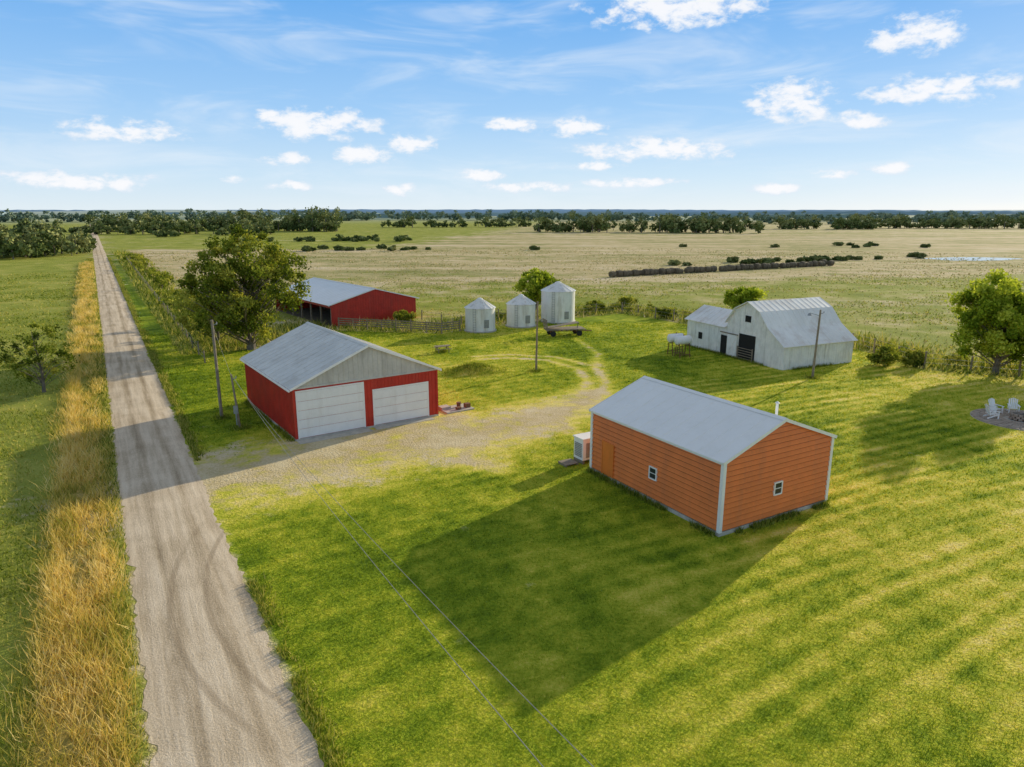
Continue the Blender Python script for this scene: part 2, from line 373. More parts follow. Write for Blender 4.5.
# mown lawn
x,y,r=polar(380000,16,105)
keep=(lawn_sd(x,y)>0)&(rs(x,y)>2.5)&(rng.random(len(x))>np.clip(drive(x,y)*1.4-.1,0,1))&~blocked(x,y)
x,y,r=x[keep],y[keep],r[keep]
tn=tone(x,y)
h=(.03+.0010*r)*rng.uniform(.5,1.5,len(x))*(1.3-.6*tn); w=.0014*r*rng.uniform(.6,1.4,len(x))
build('lawn_grass',[blades(x,y,h,w,.6,mound_z(x,y),tn+rng.normal(0,.16,len(x)))],[M_lawn])
def wallgrass(o,ang,w,l,n,skipfront=False):
    t=rng.random(n)*2*(w+l); off=np.abs(rng.normal(0,.16,n))+.12
    a=np.where(t<w,t,np.where(t<w+l,w+off,np.where(t<2*w+l,t-w-l,-off))); b_=np.where(t<w,-off,np.where(t<w+l,t-w,np.where(t<2*w+l,l+off,t-2*w-l)))
    if skipfront: kk=t>w; a,b_=a[kk],b_[kk]
    c,s=math.cos(ang),math.sin(ang); return o[0]+a*c-b_*s,o[1]+a*s+b_*c
qx=[];qy=[]
for args in ((S0,SA,8.3,10.8,6000),(G0,GA,11.5,13.1,4000,True),(WB0,WBA,15.8,10,5000)):
    u,v=wallgrass(*args); kk=vnoise(u,v,.5,3,.6,9)>.42; qx.append(u[kk]);qy.append(v[kk])
for (u,v) in ((-23.2,53.7),(-20.7,51),(2.5,70.8),(29.8,67.6),(5,44.8),(19.5,78.6),(-8.2,80.9)):
    qx.append(u+rng.normal(0,.35,260)); qy.append(v+rng.normal(0,.35,260))
mxx=rng.normal(-3.8,1.6,1500); mxy=rng.normal(70.3,.9,1500); qx.append(mxx);qy.append(mxy)
qx=np.concatenate(qx);qy=np.concatenate(qy)
build('wall_edge_grass',[blades(qx,qy,rng.uniform(.1,.42,len(qx)),np.full(len(qx),.055),.35,mound_z(qx,qy),rng.random(len(qx))*.7)],[M_green])
# roadside dry weeds, in drifts
n=110000; a=-25+275*rng.random(n)**1.9; s=-rng.uniform(2.3,6.2,n)
dr=vnoise(a*.25,s*1.2,1.0,3,.6,11)
wx,wy=sa(s,a)
keep=(rng.random(n)<(weedstrip(s,a)+.12+.6*(np.abs(s+4.8)<.45))*sstep(dr,.2,.55)); wx,wy,a,dr,s=wx[keep],wy[keep],a[keep],dr[keep],s[keep]
hh=rng.uniform(.15,.7,len(wx))*(.4+1.2*dr)
vv=.12+.95*vnoise(a*.35,s*.9,1,3,.6,13)-.02+rng.normal(0,.17,len(wx))
build('roadside_weeds',[blades(wx,wy,hh,.016+.0010*np.maximum(wy,20)*rng.uniform(.6,1.5,len(wx)),.45,0,vv)],[M_weed])
n=60000; a=-25+300*rng.random(n)**1.7; sd=rng.random(n)<.6
s=np.where(sd,2.3+np.abs(rng.normal(0,.35,n)),-2.2-np.abs(rng.normal(0,.9,n)))
keep=~(sd&(a>11)&(a<29))&((vnoise(a*.4,s,1,3,.6,41)>.35)|~sd); a,s,sd=a[keep],s[keep],sd[keep]
wx,wy=sa(s,a)
build('road_verge_grass',[blades(wx,wy,rng.uniform(.06,.34,len(wx)),.02+.001*np.maximum(wy,20),.4)],[M_green])
# left field pasture
n=110000; r=22*(230/22)**rng.random(n); an=rng.uniform(-R(58),-R(24),n); x,y=r*np.sin(an),r*np.cos(an); s=rs(x,y)
pn=vnoise(x,y,.16,4,.6,15)
keep=(s<-5.2)&(rng.random(n)<sstep(pn,.3,.62)+.15); x,y,r,pn=x[keep],y[keep],r[keep],pn[keep]
build('left_pasture_grass',[blades(x,y,rng.uniform(.08,.28,len(x)),.0016*r*rng.uniform(.5,1.5,len(x)),.5,0,1.2-pn*1.2+rng.normal(0,.2,len(x)))],[M_green])
# rough growth outside the lawn
x,y,r=polar(230000,48,330); sdv=lawn_sd(x,y); s=rs(x,y)
tf=tanf(x,y)
edge=np.exp(-((sdv+4)/4.5)**2)
pn=vnoise(x*.5,y,.09,4,.6,17)
keep=(sdv<.2)&(s>5)&~blocked(x,y)&(rng.random(len(x))<.12+.6*sstep(pn,.45,.62)+edge); x,y,r,sdv,tf,edge,pn=[q[keep] for q in (x,y,r,sdv,tf,edge,pn)]
isg=rng.random(len(x))>np.clip(tf*1.2-edge*.25,.0,.93)
h=rng.uniform(.08,.30,len(x))*(1+5.0*edge*rng.uniform(.3,1.2,len(x))*(.4+1.2*vnoise(x,y,.15,2,.5,19))); w=.0016*r*rng.uniform(.5,1.6,len(x))
build('fence_line_weeds',[blades(x[isg],y[isg],h[isg],w[isg],.5)],[M_green])
build('pasture_tufts',[blades(x[~isg],y[~isg],h[~isg],w[~isg],.6)],[M_tan])

# ------------------------------------------------------------ trees
def quads(C,size,flat=1.):
    n=len(C); a=rng.normal(size=(n,3)); a/=np.linalg.norm(a,axis=1)[:,None]
    b=rng.normal(size=(n,3)); b-=a*(a*b).sum(1)[:,None]; b/=np.linalg.norm(b,axis=1)[:,None]
    s=(size*rng.uniform(.6,1.4,n))[:,None]
    V=np.stack([C-a*s,C-b*s*.6,C+a*s,C+b*s*.6],1)
    return V.reshape(-1,3),np.arange(4*n).reshape(n,4)
def tree(name,loc,h,cw,th,r0,nc,lp,ls,leaf,seed=1,cr=.13,shell=.45,bend=.04,squash=1,lobes=6,base=.0):
    g=np.random.default_rng(seed); rd=random.Random(seed)
    parts=[]
    top=h*.82; b1,b2=rd.uniform(-1,1)*bend*h,rd.uniform(-1,1)*bend*h
    def tpt(t): return Vector((b1*t*t+.15*math.sin(t*5)*bend*h,b2*t*t,top*t))
    parts+=tube([tpt(i/8)+Vector((0,0,-.1 if i==0 else 0)) for i in range(9)],[r0*(1.35 if i==0 else (1-i/8)**.8+.06) for i in range(9)],0,8)
    cz=(th+h)/2; rz=(h-th)/2; rx=cw/2
    lob=g.normal(size=(lobes,3)); lob/=np.linalg.norm(lob,axis=1)[:,None]
    Vv=[];L=[]
    for i in range(nc):
        d=g.normal(size=3); d/=np.linalg.norm(d)
        bump=.80+.30*max(0,max(float(d@q) for q in lob))**4
        rr_=g.random()**shell*bump
        p=np.array([d[0]*rx*rr_,d[1]*rx*rr_*squash,cz+d[2]*rz*rr_])
        if p[2]<th*.75: p[2]=th*.75+g.random()*.5
        cr_=cr*cw*g.uniform(.5,1.25)
        nL=int(lp*g.uniform(.6,1.3))
        q=g.normal(size=(nL,3)); q/=np.linalg.norm(q,axis=1)[:,None]; q*=(g.random(nL)**.6)[:,None]*g.uniform(.8,1.25,(nL,1))
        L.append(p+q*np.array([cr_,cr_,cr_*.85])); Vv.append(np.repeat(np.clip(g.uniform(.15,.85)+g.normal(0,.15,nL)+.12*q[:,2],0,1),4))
        hd=math.hypot(p[0],p[1]); zt=max(th*.55,min(top*.95,p[2]-hd*.75)); a=tpt(zt/top); e=Vector(p)
        md=(a+e)/2+Vector((0,0,.06*hd))+Vector((g.normal(),g.normal(),0))*.04*cw
        rb=r0*.34*(1-zt/top*.6)*(.5+.5*g.random())
        parts+=tube([a,md,e],[rb,rb*.6,rb*.2],0,5,False)
    C=np.concatenate(L); V,F=quads(C,ls); parts.append((V,F,1,np.concatenate(Vv)))
    return build(name,parts,[M_bark,leaf],loc=loc,rotz=0)
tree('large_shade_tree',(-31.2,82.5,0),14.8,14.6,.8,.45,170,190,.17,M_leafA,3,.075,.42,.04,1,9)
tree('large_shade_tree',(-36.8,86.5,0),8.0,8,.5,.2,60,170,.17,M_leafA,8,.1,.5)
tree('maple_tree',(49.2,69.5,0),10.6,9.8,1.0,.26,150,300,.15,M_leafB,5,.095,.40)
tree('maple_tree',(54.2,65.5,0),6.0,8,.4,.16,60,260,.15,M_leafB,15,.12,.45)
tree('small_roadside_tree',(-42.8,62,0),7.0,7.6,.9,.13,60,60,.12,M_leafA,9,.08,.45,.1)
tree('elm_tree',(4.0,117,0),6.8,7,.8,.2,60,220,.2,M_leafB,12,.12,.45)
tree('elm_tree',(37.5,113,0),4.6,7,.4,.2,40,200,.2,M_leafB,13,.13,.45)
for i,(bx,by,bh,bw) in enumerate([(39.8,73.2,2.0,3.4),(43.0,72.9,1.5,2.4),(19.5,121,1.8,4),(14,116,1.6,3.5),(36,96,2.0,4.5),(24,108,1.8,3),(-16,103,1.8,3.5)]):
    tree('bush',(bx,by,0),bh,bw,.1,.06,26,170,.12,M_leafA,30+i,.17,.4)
def crowns(lst,leafsize,nper,seed,trunk=True):
    g=np.random.default_rng(seed); parts=[];Cs=[];vs=[]
    for (x,y,h,w) in lst:
        th=0; cz=h*.5; tv=g.uniform(-.15,.15); sk=g.uniform(-.25,.25)
        nl=max(5,int(nper/22*g.uniform(.6,1.3))); 
        for j in range(nl):
            d=g.normal(size=3); d/=np.linalg.norm(d); q=g.random()**.45
            tp=1-.35*max(0,d[2])
            p=np.array([x+d[0]*w*.45*q*tp+sk*w*d[2]*.4,y+d[1]*w*.45*q*tp,cz+d[2]*h*.44*q*g.uniform(.8,1.15)])
            m_=22; e=g.normal(size=(m_,3)); e/=np.linalg.norm(e,axis=1)[:,None]; e*=(g.random(m_)**.5)[:,None]
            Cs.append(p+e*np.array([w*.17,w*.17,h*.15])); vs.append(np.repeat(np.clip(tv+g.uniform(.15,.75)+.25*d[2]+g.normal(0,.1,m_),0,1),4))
        if trunk: parts+=tube([(x,y,-.1),(x,y,h*.5)],[.03*h,.015*h],0,5,False)
    C=np.concatenate(Cs); C[:,2]=np.maximum(C[:,2],.2)
    V,F=quads(C,leafsize); parts.append((V,F,1,np.concatenate(vs))); return parts
g=np.random.default_rng(4)
lst=[]
for i in range(36):
    a=75+i*5.5+g.uniform(-2,2); s=g.uniform(8,12); q=sa(s,a); lst.append((q[0],q[1],g.uniform(1.0,3.6),g.uniform(2.5,5.5)))
lst+=[(-41,93,3.5,5),(-46,102,4.2,6),(-50,112,3,5)]
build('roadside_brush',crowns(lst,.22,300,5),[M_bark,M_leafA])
# low scrub along the back fence
lst=[]
BL=[(-9.6,97),(-1.6,105),(10.6,112),(18.5,117),(28,105),(34,97),(44,88),(45.5,74),(56,70.5),(80,65)]
for (a0,b0),(a1,b1) in zip(BL[:-1],BL[1:]):
    L_=math.hypot(a1-a0,b1-b0)
    for i in range(int(L_/1.6)):
        if g.random()<.55: continue
        t=g.random(); lst.append((a0+(a1-a0)*t+g.normal()*1.1,b0+(b1-b0)*t+g.normal()*1.1+.8,g.uniform(.6,1.9),g.uniform(1.2,3.0)))
build('fence_line_scrub',crowns(lst,.13,260,15,False),[M_bark,M_green])
lst=[]
for i in range(95):
    x=-170-g.random()**1.1*100; y=234+(x+172)*-.2+g.random()*60; lst.append((x,y,g.uniform(7,14.5),g.uniform(7,13)))
lst+=[(-172,285,7,7),(-178,300,7,7),(-166,268,5,6)]
build('roadside_woods',crowns(lst,.7,380,6),[M_bark,M_leafD])
def row(n,x0,x1,y0,y1,h0,h1,w0,w1,seed,sp=8):
    g=np.random.default_rng(seed); o=[]
    cs=g.random(max(2,n//4))
    for i in range(n):
        t=np.clip(cs[g.integers(len(cs))]+g.normal(0,.045),0,1) if i%3 else g.random()
        sz=g.random()**1.4
        o.append((x0+(x1-x0)*t,y0+(y1-y0)*t+g.normal(0,sp),h0+(h1-h0)*sz,w0+(w1-w0)*sz*g.uniform(.6,1.1)))
    return o
lst=row(34,12,75,590,585,6,19,7,16,1)+row(10,88,112,580,575,5,14,6,13,2)+row(50,115,195,575,565,6,18,7,17,3)+row(8,60,100,640,640,5,10,7,13,33)
lst+=row(60,215,345,700,690,5,14,8,18,4)+row(110,345,580,740,700,5,16,8,19,5)
lst+=row(95,-350,-245,600,640,6,18,8,18,6)+row(90,-245,-150,640,610,7,23,9,20,7)+row(14,-250,-185,470,500,3,6,5,9,8)+row(9,-190,-176,520,520,6,13,8,11,9)
lst+=row(50,-150,20,760,800,4,14,7,17,10)+row(24,-150,-60,395,405,1.5,4,4,9,21)+row(40,-340,-190,520,540,5,13,8,15,22)+row(8,60,220,330,345,.8,2.0,3,7,23)
lst+=row(20,-120,60,300,310,.8,2.4,3,7,25)
lst+=row(30,40,160,212,262,.6,1.6,2,5,24,3)
build('distant_trees',crowns(lst,.85,230,7),[M_bark,M_leafD])
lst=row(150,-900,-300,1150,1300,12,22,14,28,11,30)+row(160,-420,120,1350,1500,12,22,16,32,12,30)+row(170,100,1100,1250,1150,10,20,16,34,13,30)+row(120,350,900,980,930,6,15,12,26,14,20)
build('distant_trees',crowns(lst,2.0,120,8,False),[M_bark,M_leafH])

hm,k,b=newmat('horizon_woodland'); P=k.pos()
k.put(b.inputs['Base Color'],k.mix(k.attr('var'),(.26,.34,.28),(.52,.63,.72))); b.inputs['Roughness'].default_value=1; b.inputs['Specular IOR Level'].default_value=0  # farther ridges go bluer: haze put into the base colour
parts=[]
for qi,(yy_,hh_,amp,sp,zb) in enumerate([(1900,11,4,12,0),(2600,15,4,18,2),(3800,21,5,24,4),(5600,33,6,50,5)]):
    xs=np.arange(-yy_*1.3,yy_*1.3,sp); n=len(xs)
    tp=hh_+amp*(np.sin(xs/yy_*5+yy_)*.5+.3*np.sin(xs/yy_*17))+rng.normal(0,amp*.2,n)
    if qi<2: tp=np.where(vnoise(xs,xs*0,.004,2,.5,qi)>.42,tp,-3)
    yv=yy_+60*np.sin(xs/300)
    V=np.concatenate([np.stack([xs,yv,np.full(n,-5.)],1),np.stack([xs,yv,tp],1),np.stack([xs,yv+90,tp*.9],1),np.stack([xs,yv+95,np.full(n,-5.)],1)])
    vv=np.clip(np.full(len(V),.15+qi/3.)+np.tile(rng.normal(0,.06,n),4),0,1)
    for q in range(3):
        parts.append((V,np.array([(q*n+i,q*n+i+1,(q+1)*n+i+1,(q+1)*n+i) for i in range(n-1)]),0,vv))
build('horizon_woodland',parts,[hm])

# ------------------------------------------------------------ building materials
M_red=mat('red_metal',(.56,.040,.022),.5,.2,.8,dirt=(.42,.07,.045),dirtamt=.35)
M_orange=mat('orange_siding',(.86,.215,.035),.45,.12,.7,dirt=(.62,.17,.045),dirtamt=.4)
M_joint_shade=mat('siding_joint_shade',(.26,.06,.015),.8,.2,1)  # darkened core colour: lap shadow painted into the gaps between siding courses
M_white=mat('white_paint',(.92,.90,.85),.5,.05,1,dirt=(.72,.67,.58),dirtamt=.3)
M_wroof=mat('white_metal_roof',(.96,.93,.87),.42,.03,.5,dirt=(.84,.81,.74),dirtamt=.35)
M_groof=mat('galvanised_roof',(.76,.73,.66),.5,.13,.4,dirt=(.50,.45,.38),dirtamt=.5)
M_ggable=mat('grey_gable',(.60,.57,.50),.7,.15,.7,dirt=(.36,.33,.27),dirtamt=.55)
M_oldwhite=mat('weathered_white_boards',(.93,.90,.83),.8,.12,1.2,dirt=(.48,.43,.35),dirtamt=.55)
M_oldroof=mat('barn_roof_metal',(.93,.90,.83),.5,.10,.35,dirt=(.66,.56,.46),dirtamt=.6)
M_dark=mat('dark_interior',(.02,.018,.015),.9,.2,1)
M_conc=mat('concrete',(.54,.49,.41),.9,.2,2,bump=.3)
M_wood=mat('weathered_wood',(.30,.24,.17),.85,.35,3,bump=.4)
M_bin=mat('galvanised_bin',(.88,.86,.80),.45,.1,.8,metal=.05,dirt=(.52,.46,.37),dirtamt=.6)
M_steel=mat('grey_steel',(.34,.34,.33),.45,.2,3,metal=.3)
M_rust=mat('rust',(.24,.11,.055),.9,.35,4)
M_rubber=mat('rubber',(.025,.025,.025),.8,.2,3)
M_stone=mat('patio_stone',(.42,.33,.25),.9,.3,1.6,bump=.4)
M_hay=mat('old_hay',(.17,.135,.085),.95,.45,1.2,bump=.8)
M_lw=mat('pale_wire',(.30,.29,.26),.5,.1,3)
gl,k,b=newmat('window_glass'); b.inputs['Base Color'].default_value=(.03,.035,.04,1); b.inputs['Roughness'].default_value=.08

def roof(parent,name,w,l,eave,ridge,m,ovx=.3,ovy=.3,th=.07,ribs=.75,y0=0):
    s=(ridge-eave)/(w/2); parts=[]
    for sg in (0,1):
        xe=-ovx if sg==0 else w+ovx; ze=eave-ovx*s
        parts+=prism([(xe,ze+.02),(w/2,ridge+.02),(w/2,ridge+.02+th),(xe,ze+.02+th)],y0-ovy,l+ovy,0)
        n=int((l-y0+2*ovy)/ribs)
        for i in range(n+1):
            yv=y0-ovy+.03+(l-y0+2*ovy-.06)*i/n
            parts.append(beam((xe,yv,ze+th+.03),(w/2,yv,ridge+th+.03),.035,.022))
    parts+=prism([(w/2-.22,ridge-.22*s+th+.05),(w/2,ridge+th+.055),(w/2+.22,ridge-.22*s+th+.05),(w/2,ridge+th+.08)],y0-ovy-.01,l+ovy+.01,0)
    return build(name,parts,[m],parent)
def gz(x,w,eave,ridge): return eave+(ridge-eave)*(1-abs(x-w/2)/(w/2))

# ---- red two-bay garage
g_=empty('red_garage',(G0[0],G0[1],0),GA); w,l,ev,rg=11.5,13.1,3.9,6.35
build('foundation',[box((-.06,-.06,-.1),(w+.06,l+.06,.14))],[M_conc],g_)
parts=prism([(0,.14),(w,.14),(w,ev),(w/2,rg),(0,ev)],0,l,0)
n=int(l/.3)
for i in range(n+1):
    yv=.03+(l-.06)*i/n; parts.append(box((-.035,yv-.03,.14),(-.001,yv+.03,ev-.02))); parts.append(box((w+.001,yv-.03,.14),(w+.035,yv+.03,ev-.02)))
for i in range(40):
    xv=.12+(w-.24)*i/39
    if 5.35<xv<5.95 or xv>10.75 or xv<.2: parts.append(box((xv-.03,-.03,.14),(xv+.03,-.001,ev-.02)))
    elif xv>6: parts.append(box((xv-.03,-.03,2.99),(xv+.03,-.001,ev-.02)))
build('walls',parts,[M_red],g_)
parts=[([(-.02,-.035,ev-.02),(w+.02,-.035,ev-.02),(w/2,-.035,rg)],[(0,1,2)],0,None)]
for i in range(29):
    xv=.3+(w-.6)*i/28; parts.append(box((xv-.025,-.06,ev),(xv+.025,-.036,gz(xv,w,ev,rg)-.03)))
parts.append(box((-.05,-.085,ev-.10),(w+.05,-.04,ev+.03)))
build('gable_cladding',parts,[M_ggable],g_)
roof(g_,'roof',w,l,ev,rg,M_groof,.25,.25,.06,.9)
build('rake_trim',[beam((-.27,-.28,ev-.06),(w/2,-.28,rg+.05),.03,.16),beam((w+.27,-.28,ev-.06),(w/2,-.28,rg+.05),.03,.16)],[M_white],g_)
def ohdoor(x0,x1,h,nm):
    parts=[]; ns=5 if h>3 else 4
    for i in range(ns):
        z0=.16+(h-.16)*i/ns; z1=.16+(h-.16)*(i+1)/ns
        parts.append(box((x0,-.045,z0+.012),(x1,-.002,z1-.012)))
        nc=8
        for j in range(nc):
            a0=x0+(x1-x0)*(j+.12)/nc; a1=x0+(x1-x0)*(j+.88)/nc
            parts.append(box((a0,-.056,z0+.1),(a1,-.044,z1-.1)))
    build(nm,parts,[M_white],g_)
    fr=[box((x0-.12,-.05,.14),(x0-.005,-.004,h+.12)),box((x1+.005,-.05,.14),(x1+.12,-.004,h+.12)),box((x0-.004,-.052,h+.004),(x1+.004,-.004,h+.12))]
    build(nm+'_frame',fr,[M_white],g_)
ohdoor(.28,5.2,3.55,'garage_door_tall'); ohdoor(6.1,10.6,2.85,'garage_door_short')
build('corner_trim',[box((-.05,-.07,.14),(.09,.09,ev-.1)),box((w-.09,-.07,.14),(w+.05,.09,ev-.1))],[M_red],g_)
build('apron_slab',[box((.0,-.9,-.05),(5.5,-.07,.035)),box((5.9,-.8,-.05),(10.8,-.07,.03))],[M_conc],g_)
build('eave_gutter',[box((-.36,-.2,ev-.2),(-.26,l+.2,ev-.09)),box((w+.26,-.2,ev-.2),(w+.36,l+.2,ev-.09))],[M_white],g_)

# ---- orange shed with lap siding
s_e=empty('orange_metal_shed',(S0[0],S0[1],0),SA); w,l,ev,rg=8.3,10.8,4.0,5.55
build('foundation',[box((-.08,-.08,-.1),(w+.08,l+.08,.22))],[M_conc],s_e)
build('wall_core',prism([(0,.22),(w,.22),(w,ev),(w/2,rg),(0,ev)],0,l,0),[M_joint_shade],s_e)
parts=[];pc=.29
z=.22
def xl(zz): return 0 if zz<=ev else (zz-ev)/(rg-ev)*w/2
def wedge(z,z1,a0,a1,b0,b1,f):
    zb=z+.055
    V=[f(a0,.004,zb),f(b0,.004,zb),f(b0,.085,zb),f(a0,.085,zb),f(a1,.004,z1),f(b1,.004,z1),f(b1,.02,z1),f(a1,.02,z1)]
    return (V,BF,0,None)
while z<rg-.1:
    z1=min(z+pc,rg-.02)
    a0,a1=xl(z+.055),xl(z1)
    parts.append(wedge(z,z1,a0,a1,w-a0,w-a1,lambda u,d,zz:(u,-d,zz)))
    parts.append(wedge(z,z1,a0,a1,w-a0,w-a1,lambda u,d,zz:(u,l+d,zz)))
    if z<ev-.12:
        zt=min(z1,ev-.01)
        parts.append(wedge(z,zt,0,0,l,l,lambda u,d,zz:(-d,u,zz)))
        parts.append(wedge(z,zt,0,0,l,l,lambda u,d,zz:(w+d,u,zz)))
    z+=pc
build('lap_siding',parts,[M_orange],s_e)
t=[]
for cx,cy in ((0,0),(w,0),(0,l),(w,l)):
    t.append(box((cx-.10,cy-.10,.2),(cx+.10,cy+.10,ev-.02)))
t+=[box((-.125,.11,ev-.16),(-.09,l-.11,ev-.02)),box((w+.09,.11,ev-.16),(w+.125,l-.11,ev-.02))]
for yv in (-.16,l+.16):
    t+=[beam((-.2,yv,ev-.06),(w/2,yv,rg+.02),.035,.17),beam((w+.2,yv,ev-.06),(w/2,yv,rg+.02),.035,.17)]
build('trim',t,[M_white],s_e)
roof(s_e,'roof',w,l,ev,rg,M_wroof,.2,.14,.06,.9)
def window(parent,axis,pos,c,z,ww,hh,nm,mf):
    a,b_=c-ww/2,c+ww/2; z0,z1=z-hh/2,z+hh/2; f=.07
    def bx(u0,u1,v0,v1,d0,d1):
        return box((pos-d1,u0,v0),(pos-d0,u1,v1)) if axis=='x' else box((u0,pos-d1,v0),(u1,pos-d0,v1))
    fr=[bx(a-f,a,z0-f,z1+f,.0,.125),bx(b_,b_+f,z0-f,z1+f,.0,.125),bx(a+.002,b_-.002,z1,z1+f,.0,.123),bx(a+.002,b_-.002,z0-f,z0,.0,.14),bx(a+.002,b_-.002,z-.018,z+.018,.0,.11)]
    build(nm+'_frame',fr,[mf],parent); build(nm+'_glass',[bx(a+.001,b_-.001,z0+.001,z1-.001,.0,.095)],[gl],parent)
window(s_e,'x',0,5.0,1.75,.5,.6,'side_window',M_white); window(s_e,'y',0,4.1,1.8,.5,.6,'gable_window',M_white)
build('side_door',[box((-.10,8.6,.24),(-.03,9.6,2.3))],[M_orange],s_e)
build('side_door_frame',[box((-.115,8.52,.24),(-.03,8.595,2.38)),box((-.115,9.605,.24),(-.03,9.68,2.38)),box((-.114,8.597,2.305),(-.03,9.603,2.38))],[M_orange],s_e)
p=tube([(w/2+.9,1.2,5.0),(w/2+.9,1.2,6.0)],[.07,.07],0,10)+tube([(w/2+.9,1.2,6.03),(w/2+.9,1.2,6.13)],[.13,.03],0,10)
build('flue_pipe',p,[M_white],s_e)

# ---- open sided pole barn
b_=empty('red_pole_barn',(PB0[0],PB0[1],0),PBA); w,l,ev,rg=13.9,21.8,3.2,5.0
parts=prism([(0,0),(w,0),(w,ev),(w/2,rg),(0,ev)],-.06,0,0)
parts+=prism([(0,0),(w,0),(w,ev),(w/2,rg),(0,ev)],l,l+.06,0)+[box((w-.05,0.01,0),(w,l-.01,ev))]
parts.append(box((-.03,.02,ev-.55),(.03,l-.02,ev-.03)))
for i in range(34):
    xv=.2+(w-.4)*i/33; parts.append(box((xv-.03,-.09,.05),(xv+.03,-.061,gz(xv,w,ev,rg)-.05)))
build('walls',parts,[M_red],b_)
roof(b_,'roof',w,l,ev,rg,M_wroof,.5,.3,.06,1.0)
build('rake_trim',[beam((-.5,-.33,ev-.12),(w/2,-.33,rg+.03),.03,.14),beam((w+.5,-.33,ev-.12),(w/2,-.33,rg+.03),.03,.14)],[M_white],b_)
build('posts',[box((-.0,i*l/6+.0,0),(.2,i*l/6+.2,ev-.56)) for i in range(7)]+[box((w/2-.1,i*l/6,0),(w/2+.1,i*l/6+.2,rg-.1)) for i in range(1,6)],[M_wood],b_)
build('dirt_floor',[box((.1,.1,-.05),(w-.1,l-.1,.02))],[M_hay],b_)

# ---- white gambrel barn with lean-to and wing
wb=empty('white_gambrel_barn',(WB0[0],WB0[1],0),WBA); w=15.8
prof=[(.45,3.9),(.53,5.55),(.655,6.5),(.775,5.6),(.865,4.0),(1.0,2.6)]
pr=[(a*w,z) for a,z in prof]
body=[(pr[0][0],0),(w,0)]+[pr[5],pr[4],pr[3],pr[2],pr[1],pr[0]]
D=10.0
parts=prism(body,0,D,0)
def ztop(x):
    for (a,za),(b2,zb) in zip(pr[:-1],pr[1:]):
        if a<=x<=b2: return za+(zb-za)*(x-a)/(b2-a)
    return 3
xx=pr[0][0]+.1
while xx<w-.05:
    parts.append(box((xx-.018,-.03,.1),(xx+.018,-.001,ztop(xx)-.06)))
    xx+=.3
for i in range(30):
    yv=.1+9.8*i/29; parts.append(box((w+.001,yv-.02,.05),(w+.03,yv+.02,2.5)))
build('walls',parts,[M_oldwhite],wb)
parts=[]
for (a,za),(b2,zb) in zip(pr[:-1],pr[1:]):
    A=Vector((a,0,za));B=Vector((b2,0,zb)); d=(B-A).normalized()
    if b2==w: B=B+d*.35
    if a==pr[0][0]: A=A-d*.15
    nrm=Vector((-d.z,0,d.x)); 
    parts+=prism([(A.x,A.z+.02),(B.x,B.z+.02),(B.x+nrm.x*.05,B.z+.02+nrm.z*.05),(A.x+nrm.x*.05,A.z+.02+nrm.z*.05)],-.35,D+.25,0)
    for i in range(15):
        yv=-.32+(D+.55)*i/14; parts.append(beam(A+nrm*.075+Vector((0,yv,.0)),B+nrm*.075+Vector((0,yv,0)),.03,.025,0,(nrm.x,0,nrm.z)))
build('gambrel_roof',parts,[M_oldroof],wb)
wl_=pr[0][0]-.02; wd=5.2
V=[(0,0,0),(wl_,0,0),(wl_,wd,0),(0,wd,0),(0,0,3.35),(wl_,0,3.35),(wl_,wd,3.35),(0,wd,3.35),(0,wd/2,4.75),(wl_,wd/2,4.75)]
parts=[(V,[(0,1,5,4),(2,3,7,6)],0,None),(V,[(3,0,4,8,7)],0,None),(V,[(1,2,6,9,5)],0,None)]
for i in range(24):
    xv=.1+(wl_-.2)*i/23; parts.append(box((xv-.018,-.03,.1),(xv+.018,-.001,3.3)))
build('wing_walls',parts,[M_oldwhite],wb)
def slab(q,th,m=0):
    q=[Vector(v) for v in q]; n=(q[1]-q[0]).cross(q[3]-q[0]).normalized()*th
    return (q+[v+n for v in q],BF,m,None)
parts=[slab([(-.25,-.3,3.2),(wl_,-.3,3.2),(wl_,wd/2,4.78),(-.25,wd/2,4.78)],.05),slab([(-.25,wd/2,4.785),(wl_,wd/2,4.785),(wl_,wd+.3,3.2),(-.25,wd+.3,3.2)],.05)]
for i in range(9):
    xv=-.22+(wl_+.2)*i/8; parts.append(beam((xv,-.3,3.28),(xv,wd/2,4.86),.03,.03)); parts.append(beam((xv,wd+.3,3.28),(xv,wd/2,4.86),.03,.03))
build('wing_roof',parts,[M_oldroof],wb)
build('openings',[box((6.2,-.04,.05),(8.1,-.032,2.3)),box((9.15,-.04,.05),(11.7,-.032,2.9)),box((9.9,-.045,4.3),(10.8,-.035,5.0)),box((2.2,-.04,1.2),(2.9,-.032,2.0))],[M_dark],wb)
parts=[box((7.3,-.10,.15),(8.9,-.05,2.55)),beam((7.35,-.12,.2),(8.85,-.12,2.5),.03,.08,0),beam((8.85,-.125,.2),(7.35,-.125,2.5),.03,.08,0),box((6.1,-.13,2.58),(9.0,-.05,2.7),1)]
build('sliding_door',parts,[M_oldwhite,M_wood],wb)
build('gate',[box((9.2,-.25,.2+.28*i),(11.6,-.2,.27+.28*i)) for i in range(5)]+[box((9.2,-.27,.1),(9.3,-.18,1.5)),box((11.5,-.27,.1),(11.6,-.18,1.5))],[M_wood],wb)

